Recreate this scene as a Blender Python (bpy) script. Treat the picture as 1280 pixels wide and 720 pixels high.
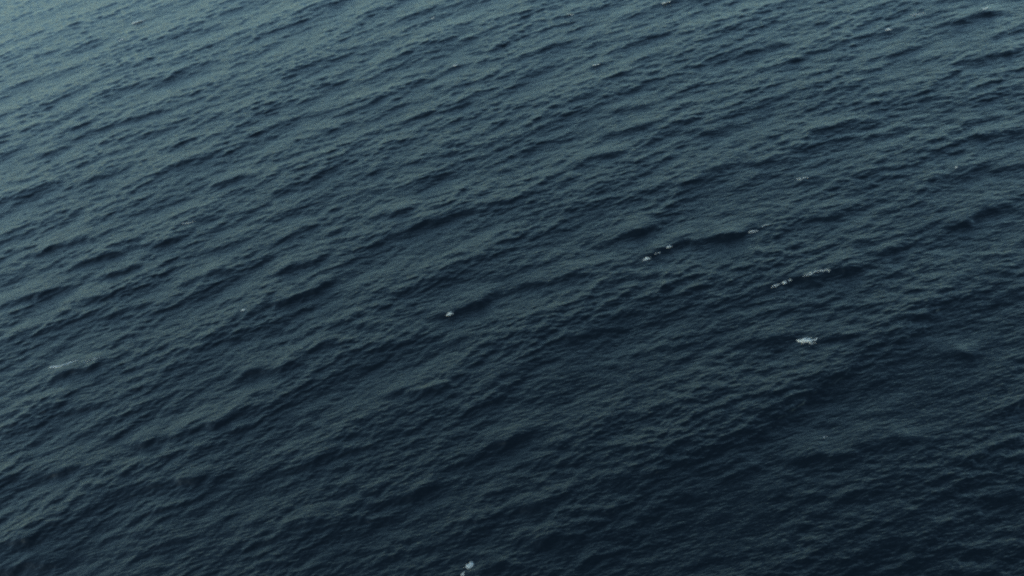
import bpy, bmesh, math, random
import numpy as np
from mathutils import Matrix, Vector

for o in list(bpy.data.objects):
    bpy.data.objects.remove(o, do_unlink=True)
scene = bpy.context.scene
COL = scene.collection
R = math.radians

# ------------------------------------------------------------------ camera
CAM_H = 100.0            # metres above the sea
HFOV = R(47)
PITCH = R(34.0)          # below the horizontal
ROLL = R(16.0)           # aircraft banking: the horizon climbs to the right
cam_data = bpy.data.cameras.new("camera")
cam_data.sensor_fit = 'HORIZONTAL'
cam_data.angle = HFOV
cam_data.clip_start = 0.5
cam_data.clip_end = 40000
cam = bpy.data.objects.new("camera", cam_data)
COL.objects.link(cam)
CAM_M = (Matrix.Translation((0, 0, CAM_H))
         @ Matrix.Rotation(math.pi / 2 - PITCH, 4, 'X')
         @ Matrix.Rotation(-ROLL, 4, 'Z'))
cam.matrix_world = CAM_M
scene.camera = cam

# ------------------------------------------------------------------ sky, sun, exposure
SUN_EL, SUN_AZ = R(17), R(-108)
world = bpy.data.worlds.new("World")
scene.world = world
world.use_nodes = True
wn = world.node_tree
wn.nodes.clear()
sky = wn.nodes.new("ShaderNodeTexSky")
sky.sky_type = 'NISHITA'
sky.sun_disc = False
sky.sun_elevation = SUN_EL
sky.sun_rotation = SUN_AZ
sky.air_density = 1.0
sky.dust_density = 1.5
sky.ozone_density = 1.0
bg = wn.nodes.new("ShaderNodeBackground")
bg.inputs['Strength'].default_value = 0.10
wo = wn.nodes.new("ShaderNodeOutputWorld")
sky_tint = wn.nodes.new("ShaderNodeMix")          # even cool tint added over the whole sky to shift its hue
sky_tint.data_type = 'RGBA'
sky_tint.blend_type = 'MULTIPLY'
sky_tint.inputs['Factor'].default_value = 1.0
[i for i in sky_tint.inputs if i.name == 'B' and i.type == 'RGBA'][0].default_value = (0.73, 0.95, 0.96, 1)
wn.links.new(sky.outputs['Color'], [i for i in sky_tint.inputs if i.name == 'A' and i.type == 'RGBA'][0])
wn.links.new([o for o in sky_tint.outputs if o.type == 'RGBA'][0], bg.inputs['Color'])
wn.links.new(bg.outputs[0], wo.inputs['Surface'])

sun_d = bpy.data.lights.new("sun", 'SUN')
sun_d.energy = 0.5
sun_d.angle = R(12)
sun_d.color = (1.0, 0.95, 0.88)
sun = bpy.data.objects.new("sun", sun_d)
COL.objects.link(sun)
# towards the sun: azimuth measured like the sky texture (rotation about Z from +Y)
sdir = Vector((math.sin(SUN_AZ) * math.cos(SUN_EL), math.cos(SUN_AZ) * math.cos(SUN_EL), math.sin(SUN_EL)))
sun.rotation_euler = sdir.to_track_quat('Z', 'Y').to_euler()
sun.location = (0, 0, 300)

vs = scene.view_settings
vs.view_transform = 'Standard'
vs.look = 'None'
vs.exposure = 1.95
vs.gamma = 1.0
scene.render.engine = 'CYCLES'
scene.cycles.use_denoising = False
scene.cycles.max_bounces = 6
scene.cycles.transparent_max_bounces = 24
scene.cycles.volume_bounces = 0
scene.cycles.pixel_filter_type = 'BLACKMAN_HARRIS'
scene.cycles.filter_width = 2.2

# ------------------------------------------------------------------ pixel <-> sea helpers
W, H = 1280.0, 720.0
F = (W / 2) / math.tan(HFOV / 2)
CM = np.array(CAM_M.to_3x3())

def at(px, py):
    """point of the sea plane seen at photo pixel px, py"""
    d = CM @ np.array([px - W / 2, H / 2 - py, -F])
    t = -CAM_H / d[2]
    return np.array([d[0] * t, d[1] * t])

def to_px(P):
    """photo pixels of world points (n, 3)"""
    q = (P - np.array([0, 0, CAM_H])) @ CM
    return np.stack([W / 2 - F * q[:, 0] / q[:, 2], H / 2 + F * q[:, 1] / q[:, 2]], 1)

# ------------------------------------------------------------------ the sea: wave spectra
WIND = R(-79)            # the wind sea runs towards the camera
WIND_SWELL = R(-67)
def wave_patch(seed, n, L, lam_lo, lam_hi, lam_peak, heading, spread, slope_rms, fall=4.0):
    """height and horizontal (choppy) displacement of a periodic patch of sea"""
    rng = np.random.default_rng(seed)
    k1 = 2 * np.pi * np.fft.fftfreq(n, L / n)
    kx, ky = np.meshgrid(k1, k1, indexing='xy')
    k = np.hypot(kx, ky)
    k[0, 0] = 1e-9
    kp = 2 * np.pi / lam_peak
    S = k ** -fall * np.exp(-1.25 * (kp / k) ** 2)
    lam = 2 * np.pi / k
    band = 1 / (1 + (lam_lo / lam) ** 8) / (1 + (lam / lam_hi) ** 8)
    dth = np.angle(np.exp(1j * (np.arctan2(ky, kx) - heading)))
    D = np.maximum(np.cos(dth / 2), 0) ** (2 * spread)
    amp = np.sqrt(S * band * D)
    z = (rng.normal(size=(n, n)) + 1j * rng.normal(size=(n, n))) * amp
    z[0, 0] = 0
    h = np.fft.ifft2(z).real
    sx = np.fft.ifft2(1j * kx * z).real
    sy = np.fft.ifft2(1j * ky * z).real
    s = slope_rms / math.sqrt((sx ** 2 + sy ** 2).mean())
    dx = np.fft.ifft2(1j * kx / k * z).real * s
    dy = np.fft.ifft2(1j * ky / k * z).real * s
    return np.stack([h * s, dx, dy], -1).astype(np.float32), L

def sample(patch, x, y, rot=0.0):
    A, L = patch
    n = A.shape[0]
    c, s = math.cos(rot), math.sin(rot)
    u = ((x * c + y * s) / L * n) % n
    v = ((-x * s + y * c) / L * n) % n
    i = np.floor(u).astype(np.int64) % n
    j = np.floor(v).astype(np.int64) % n
    fu = (u - np.floor(u))[..., None].astype(np.float32)
    fv = (v - np.floor(v))[..., None].astype(np.float32)
    i1, j1 = (i + 1) % n, (j + 1) % n
    r = (A[j, i] * (1 - fu) + A[j, i1] * fu) * (1 - fv) + (A[j1, i] * (1 - fu) + A[j1, i1] * fu) * fv
    dx = r[..., 1] * c - r[..., 2] * s
    dy = r[..., 1] * s + r[..., 2] * c
    return r[..., 0], dx, dy

def sstep(a, b, x):
    t = np.clip((x - a) / (b - a), 0, 1)
    return t * t * (3 - 2 * t)

def soft(a, k):
    """limit the peaks so that the shear never folds a crest over"""
    m = k * (a.std() + 1e-9)
    return m * np.tanh(a / m)

swell = wave_patch(11, 1024, 380.0, 3.8, 80.0, 28.0, WIND_SWELL, 8, 0.067, 4.2)
chop = wave_patch(23, 1024, 131.0, 1.0, 4.2, 30.0, WIND, 6, 0.12, 3.6)
wavelets = wave_patch(29, 1024, 71.0, 0.33, 1.0, 30.0, WIND - R(4), 3.5, 0.09, 3.7)
gusts = wave_patch(31, 256, 333.0, 9.0, 70.0, 40.0, WIND, 0.3, 0.1)
ripple = wave_patch(37, 1024, 41.0, 0.13, 0.4, 30.0, WIND - R(5), 4, 0.12)
CHOP = 0.4
LEAN = (2.5, 1.3, 0.8, 0.3)      # forward shear of swell, chop, ripple: long backs, short steep fronts

# steeper crests traced from the photograph: (x0, y0, x1, y1, strength)
CRESTS = [
    (48,193,82,184,.6),(202,212,263,193,.8),(267,232,323,215,.9),(82,233,160,208,.6),(145,155,227,130,.7),
    (127,195,167,180,.6),(120,108,142,102,.5),(640,73,720,48,.7),(490,72,520,60,.6),(434,140,490,117,.8),
    (537,110,570,102,.5),(557,137,614,122,.5),(760,167,827,150,.7),(770,138,817,128,.6),(720,203,774,188,.8),
    (614,217,647,207,.7),(687,230,724,220,.7),(707,127,737,113,.6),(873,170,930,153,.7),(913,72,996,50,.7),
    (1065,93,1093,85,.6),(1100,102,1133,97,.6),(1216,78,1268,60,1),(1192,28,1248,12,1),(1010,167,1066,150,.8),
    (1200,153,1253,145,.7),(1216,170,1282,162,.8),(876,213,916,203,.7),(933,207,986,197,.7),(1236,213,1284,205,.6),
    (43,317,137,288,1),(97,330,160,312,.9),(187,307,240,290,.7),(133,342,177,332,.9),(-6,382,90,358,.9),
    (87,378,133,368,.8),(123,398,173,383,.7),(-5,428,43,410,.7),(230,353,287,333,1),(343,343,407,318,1.1),
    (330,383,427,350,1.1),(63,473,133,453,1.2),(300,470,367,453,.9),(377,437,427,422,.8),(353,297,400,278,.7),
    (464,273,517,260,1.1),(487,295,587,263,1.1),(587,260,634,243,.7),(437,410,477,403,.9),(554,395,614,373,1.2),
    (614,373,747,330,.8),(754,305,827,278,1),(804,323,854,303,1.2),(704,423,754,412,.9),(567,427,600,413,.8),
    (780,350,820,340,.6),(607,480,660,453,.8),(853,305,936,288,1.1),(1016,275,1066,260,.8),(953,365,993,348,1),
    (993,348,1086,335,1.3),(1086,320,1136,306,1),(1186,283,1260,255,1),(1066,308,1106,295,.6),(1010,428,1070,415,.8),
    (930,425,1000,421,.8),(1163,447,1226,440,.8),(908,403,933,393,.7),(-10,713,67,705,.9),(83,517,127,502,.9),
    (160,555,240,538,.9),(153,620,200,605,1),(200,605,277,593,1),(-8,685,60,662,1),(240,537,320,507,.9),
    (233,567,263,558,.8),(200,682,240,667,.9),(370,535,393,528,.8),(383,580,427,560,1.1),(360,660,417,640,.9),
    (50,593,127,577,.8),(614,553,684,537,1.1),(497,623,550,607,1.1),(640,640,700,617,1.1),(744,603,787,593,.9),
    (527,683,567,670,.8),(487,490,537,486,.8),(660,677,727,667,.9),(926,513,953,503,.8),(980,577,1080,560,.9),
    (1080,552,1140,545,.8),(853,627,886,613,.8),(1230,627,1285,610,1),(1083,677,1120,667,.8),
    (910,597,953,583,.8),(286,397,332,383,.8),(555,88,590,78,.7),(735,84,765,76,.7),(1100,40,1130,33,.7),
    (822,6,850,-2,.8),(165,29,190,22,.6),(572,724,640,702,1),(995,226,1030,218,.7),
]

# ---- grid: fine where the photograph looks, widening to the horizon
def axis(lo, hi, n_in, outer):
    return np.concatenate([outer[0], np.linspace(lo, hi, n_in), outer[1]])
NT, NR = 1240, 1040
tin = np.linspace(R(-38), R(36), NT)         # bearing off +Y, clockwise positive
step = tin[1] - tin[0]
tl, st = [], step
t = tin[-1]
tout = []
while t < R(174):
    st = min(st * 1.25, R(5)); t += st; tout.append(t)
tl = []
t, st = tin[0], step
while t > tout[-1] - 2 * np.pi + R(7):
    st = min(st * 1.25, R(5)); t -= st; tl.append(t)
theta = np.concatenate([np.array(tl[::-1]), tin, np.array(tout)])
# radial: even steps in the picture between 62 m and 620 m
dep = np.linspace(math.atan2(CAM_H, 76), math.atan2(CAM_H, 530), NR)
rin = CAM_H / np.tan(dep)
rout = []
r, st = rin[-1], rin[-1] - rin[-2]
while r < 6000:
    st *= 1.12; r += st; rout.append(r)
rlow = []
r, st = rin[0], rin[1] - rin[0]
while r - st * 1.15 > 1.0:
    st *= 1.15; r -= st; rlow.append(r)
radii = np.concatenate([np.array(rlow[::-1]), rin, np.array(rout)])
nT, nR = len(theta), len(radii)
RR, TT = np.meshgrid(radii, theta, indexing='ij')
X0, Y0 = RR * np.sin(TT), RR * np.cos(TT)
sp_r = np.gradient(radii)[:, None] + 0 * TT
sp_t = np.gradient(theta)[None, :] * RR
sp = np.maximum(sp_r, sp_t)

# swell flattened towards the far left to imitate the low contrast of haze
c0 = at(0, 0)
haze_flatten = 1 - 0.6 * np.exp(-((X0 - c0[0]) ** 2 + (Y0 - c0[1]) ** 2) / 130.0 ** 2)
hs, dxs, dys = sample(swell, X0, Y0)
w = (1 - sstep(3.0, 8.0, sp)) * haze_flatten
Z, DX, DY = hs * w, dxs * w, dys * w
LZ = LEAN[0] * soft(Z, 1.7)
gu = sample(gusts, X0, Y0, R(-12))[0]
gu = np.clip(gu / gu.std(), -1.8, 1.8)
hn = np.clip(hs / (hs.std() + 1e-9), -1.3, 1.5)
# shorter waves ride on the swell crests and thicken under the gusts
for patch, rot, f0, f1, on_crest, on_gust, lean in ((chop, 0, 1.0, 2.6, .22, .12, LEAN[1]),
                                                    (wavelets, R(4), .35, 1.1, .20, .16, LEAN[2]),
                                                    (ripple, R(9), .15, .5, .2, .2, LEAN[3])):
    hc, dxc, dyc = sample(patch, X0, Y0, rot)
    w = (1 - sstep(f0, f1, sp)) * np.maximum(1 + on_crest * hn + on_gust * gu, 0.15)
    Z += hc * w; DX += dxc * w; DY += dyc * w
    LZ = LZ + lean * soft(hc * w, 2.0)

# ---- the traced crests: a long back, a short steep front facing the camera
rng = np.random.default_rng(5)
calm = np.zeros_like(Z)
ridge = np.zeros_like(Z)
for x0, y0, x1, y1, q in CRESTS:
    a, b = at(x0, y0), at(x1, y1)
    c, u = (a + b) / 2, b - a
    L = np.linalg.norm(u); u = u / L
    n = np.array([-u[1], u[0]])
    if n @ c > 0:
        n = -n
    ext = L * 0.75 + 8
    k = np.nonzero((np.abs(X0 - c[0]) < ext) & (np.abs(Y0 - c[1]) < ext))
    px, py = X0[k] - c[0], Y0[k] - c[1]
    s, d = px * u[0] + py * u[1], px * n[0] + py * n[1]
    ph = rng.uniform(0, 6.28, 3)
    d = d + L * 0.035 * np.sin(s / L * 5 + ph[0]) + 0.25 * np.sin(s * 1.1 + ph[1]) + 0.12 * np.sin(s * 2.7 + ph[2]) + 0.02 * s * s / L
    win = np.exp(-np.abs(s / (0.55 * L)) ** 3)
    A = 0.36 * q * min(1, L / 8) * (1 + 0.25 * np.sin(s * 0.9 + ph[2]))
    g = np.where(d < 0, np.exp(-(d / min(4.2, 0.32 * L)) ** 2), np.exp(-(d / 0.85) ** 2)) - 0.25 * np.exp(-((d - 2.4) / 1.6) ** 2)
    ridge[k] += win * A * g
    calm[k] = np.maximum(calm[k], win * np.exp(-(d / 3.0) ** 2))
Z = Z * (1 - 0.35 * calm) + ridge
LZ = LZ * (1 - 0.35 * calm)

wx, wy = math.cos(WIND), math.sin(WIND)
X = X0 + CHOP * DX + LZ * wx
Y = Y0 + CHOP * DY + LZ * wy

# ---- mesh
nv = nR * nT
P = np.stack([X, Y, Z], -1).reshape(-1, 3).astype(np.float32)
P = np.concatenate([P, [[0, 0, 0]]]).astype(np.float32)
ii = np.arange(nR - 1)[:, None] * nT
jj = np.arange(nT)[None, :]
jn = (jj + 1) % nT
quads = np.stack([ii + jj, ii + jn, ii + nT + jn, ii + nT + jj], -1).reshape(-1, 4)[:, ::-1]
fan = np.stack([np.full(nT, nv), np.arange(nT), (np.arange(nT) + 1) % nT], -1)[:, ::-1]
me = bpy.data.meshes.new("sea_water")
nq, nf = len(quads), len(fan)
me.vertices.add(len(P)); me.vertices.foreach_set("co", P.ravel())
me.loops.add(nq * 4 + nf * 3)
me.loops.foreach_set("vertex_index", np.concatenate([quads.ravel(), fan.ravel()]).astype(np.int32))
me.polygons.add(nq + nf)
me.polygons.foreach_set("loop_start", np.concatenate([np.arange(nq) * 4, nq * 4 + np.arange(nf) * 3]).astype(np.int32))
me.polygons.foreach_set("use_smooth", np.ones(nq + nf, dtype=bool))
me.update(calc_edges=True)
sea = bpy.data.objects.new("sea_water", me)
sea["kind"] = "structure"
sea["label"] = "dark blue wind-ruffled open sea filling the whole view"
COL.objects.link(sea)

# ---- water material
m = bpy.data.materials.new("sea_water")
m.use_nodes = True
nt = m.node_tree
pb = nt.nodes["Principled BSDF"]
pb.inputs['Base Color'].default_value = (0.0001, 0.0008, 0.0016, 1)
pb.inputs['Roughness'].default_value = 0.06
pb.inputs['IOR'].default_value = 1.333
tc = nt.nodes.new("ShaderNodeTexCoord")
mp = nt.nodes.new("ShaderNodeMapping")
mp.inputs['Rotation'].default_value = (0, 0, R(7))
mp.inputs['Scale'].default_value = (0.35, 1.0, 1.0)
nz = nt.nodes.new("ShaderNodeTexNoise")
nz.inputs['Scale'].default_value = 2.0
nz.inputs['Detail'].default_value = 4
nz.inputs['Roughness'].default_value = 0.6
bp = nt.nodes.new("ShaderNodeBump")
bp.inputs['Strength'].default_value = 1.0
bp.inputs['Distance'].default_value = 0.15
nt.links.new(tc.outputs['Object'], mp.inputs['Vector'])
nt.links.new(mp.outputs[0], nz.inputs['Vector'])
nt.links.new(nz.outputs[0], bp.inputs['Height'])
nt.links.new(bp.outputs[0], pb.inputs['Normal'])
me.materials.append(m)

# ------------------------------------------------------------------ whitecaps: lumps of foam riding on the crests
fm = bpy.data.materials.new("sea_foam")
fm.use_nodes = True
fb = fm.node_tree.nodes["Principled BSDF"]
fb.inputs['Base Color'].default_value = (0.45, 0.48, 0.48, 1)
fb.inputs['Roughness'].default_value = 0.9
fb.inputs['Specular IOR Level'].default_value = 0.1
fb.inputs['Alpha'].default_value = 0.33
SP = P[:nv].astype(np.float64)
front = SP[:, 1] > 5
SPX = np.full((nv, 2), -1e6)
SPX[front] = to_px(SP[front])

fw = fm.copy()                                    # thin, half-dissolved foam film round the lumps
fw.name = "thin_foam"
fw.node_tree.nodes["Principled BSDF"].inputs['Alpha'].default_value = 0.13

def lump(bm, c, rad, rng, flat=1.0, mat=0):
    r = bmesh.ops.create_icosphere(bm, subdivisions=1, radius=1.0)
    a = rng.uniform(-0.5, 0.5)
    sx, sy, sz = rad * rng.uniform(.9, 1.8), rad * rng.uniform(.6, 1.1), rad * rng.uniform(.3, .6) * flat
    for f in {f for v in r['verts'] for f in v.link_faces}:
        f.material_index = mat
    for v in r['verts']:
        k = rng.uniform(.7, 1.25)
        x, y, z = v.co.x * sx * k, v.co.y * sy * k, v.co.z * sz * k
        v.co = (c[0] + x * math.cos(a) - y * math.sin(a), c[1] + x * math.sin(a) + y * math.cos(a), c[2] + z)

def whitecap(label, strokes, seed):
    """strokes: photo pixel lines (x0, y0, x1, y1, spread_px, lumps, radius_m)"""
    rng = np.random.default_rng(seed)
    parts, base = [], None
    for x0, y0, x1, y1, spread, n, rad in strokes:
        bm = bmesh.new()
        pts = []
        far = y0 < 100
        near = np.nonzero((np.abs(SPX[:, 0] - (x0 + x1) / 2) < abs(x1 - x0) / 2 + 14) & (np.abs(SPX[:, 1] - (y0 + y1) / 2) < abs(y1 - y0) / 2 + 14))[0]
        for _ in range(int(n * 1.8)):
            t = np.clip(rng.normal(0.5, 0.28), 0, 1)
            p = np.array([x0 + (x1 - x0) * t, y0 + (y1 - y0) * t]) + rng.normal(0, 1, 2) * (spread * 0.8, spread * 0.35)
            i = near[np.argmin(((SPX[near] - p) ** 2).sum(1))]
            q = SP[i] + (rng.normal(0, .05), rng.normal(0, .05), 0)
            rr = rad * rng.uniform(.3, .8)
            lump(bm, (q[0], q[1], q[2] + rr * 0.12), rr, rng)
            pts.append(q)
            if rng.uniform() < .6:
                lump(bm, (q[0] + rng.normal(0, rr), q[1] + rng.normal(0, rr), q[2] + rr * 0.1), rr * 1.7, rng, 0.35, 1)
        if base is None:
            base = np.mean(pts, 0)
        for v in bm.verts:
            v.co -= Vector(base)
        name = "foam_crest" if rad > 0.11 else "foam_trail"
        mesh = bpy.data.meshes.new(name)
        bm.to_mesh(mesh); bm.free()
        for p in mesh.polygons:
            p.use_smooth = True
        mesh.materials.append(fm)
        mesh.materials.append(fw)
        parts.append((name, mesh))
    if len(parts) == 1:
        o = bpy.data.objects.new("whitecap", parts[0][1])
    else:
        o = bpy.data.objects.new("whitecap", None)
        o.empty_display_size = 0.5
    o.location = base
    o["label"] = label
    o["category"] = "whitecap"
    o["group"] = "whitecaps breaking on the open sea"
    COL.objects.link(o)
    if len(parts) > 1:
        for name, mesh in parts:
            c = bpy.data.objects.new(name, mesh)
            COL.objects.link(c)
            c.parent = o

CAPS = [
    ("rounded white foam patch breaking alone in dark water, right of the middle", [(1000,426,1012,425,2.2,46,.22),(1012,426,1028,423,1.5,16,.09)]),
    ("three bright foam flecks strung along one steep crest near the middle", [(806,324,812,322,.8,14,.2),(818,318,825,315,.8,8,.12),(833,309,838,308,.8,13,.19)]),
    ("small broken foam tuft with a faint trail, right end of a dark crest", [(937,290,945,288,1.2,16,.14),(952,283,964,280,1.5,12,.08)]),
    ("beaded row of white foam specks on the longest dark crest at right", [(967,358,975,355,.7,12,.15),(978,354,982,353,.7,9,.17),(985,352,989,349,.7,6,.13)]),
    ("pale smeared foam streak behind the upper end of the longest dark crest", [(1006,345,1020,339,1.6,34,.09),(1022,339,1040,337,1.8,34,.09)]),
    ("single white foam fleck at the left tip of a dark crest near the centre", [(559,394,564,391,.9,16,.2)]),
    ("tiny white foam dot on a crest left of the centre", [(302,388,307,386,.7,16,.17)]),
    ("long thin curved foam streak at the left edge of the view", [(63,459,75,458,1.0,60,.15),(74,458,97,450,.7,80,.12)]),
    ("faint foam smear just right of the long streak at left", [(104,454,125,446,2.6,34,.09)]),
    ("bright upright foam blob at the bottom edge, nearest of all the whitecaps", [(585,710,590,704,1.5,46,.16),(577,720,580,716,.8,12,.10)]),
    ("short bright foam dash in the hazy upper left corner of the sea", [(168,29,176,26,.8,44,.36)]),
    ("faint foam dot below the dash in the hazy upper left", [(150,50,154,49,.6,14,.3)]),
    ("tiny white foam fleck on a far crest, upper middle, left of another", [(567,82,572,81,.6,10,.24)]),
    ("tiny foam fleck on a far crest at upper middle, right of another", [(742,82,749,80,.8,8,.2)]),
    ("faint speck of foam near the top edge, left of the middle", [(539,23,543,22,.5,6,.24)]),
    ("faint thin foam speck near the top edge, right of the middle", [(710,19,716,18,.6,6,.22)]),
    ("bright foam dash cut by the top edge of the view", [(828,4,837,2,.7,14,.28)]),
    ("white foam fleck in front of a far crest at upper right", [(1107,38,1113,36,.8,12,.24)]),
    ("pale foam smear on the far water at upper right", [(1140,19,1156,16,1.5,24,.14)]),
    ("small foam speck on the high crest in the top right corner", [(1228,12,1236,9,.7,7,.2)]),
    ("scatter of small foam specks in the right half above the crests", [(996,224,1010,222,1.8,14,.12)]),
    ("faint foam speck far right, level with the scattered specks", [(1193,210,1198,209,.8,6,.14)]),
    ("faint thin foam streak on a wave back at left, above the tiny dot", [(228,280,242,277,.9,34,.12)]),
    ("faint pair of foam specks in the dark water at lower right", [(1028,547,1036,545,1.0,4,.07)]),
]
for i, (lab, st) in enumerate(CAPS):
    whitecap(lab, st, 100 + i)
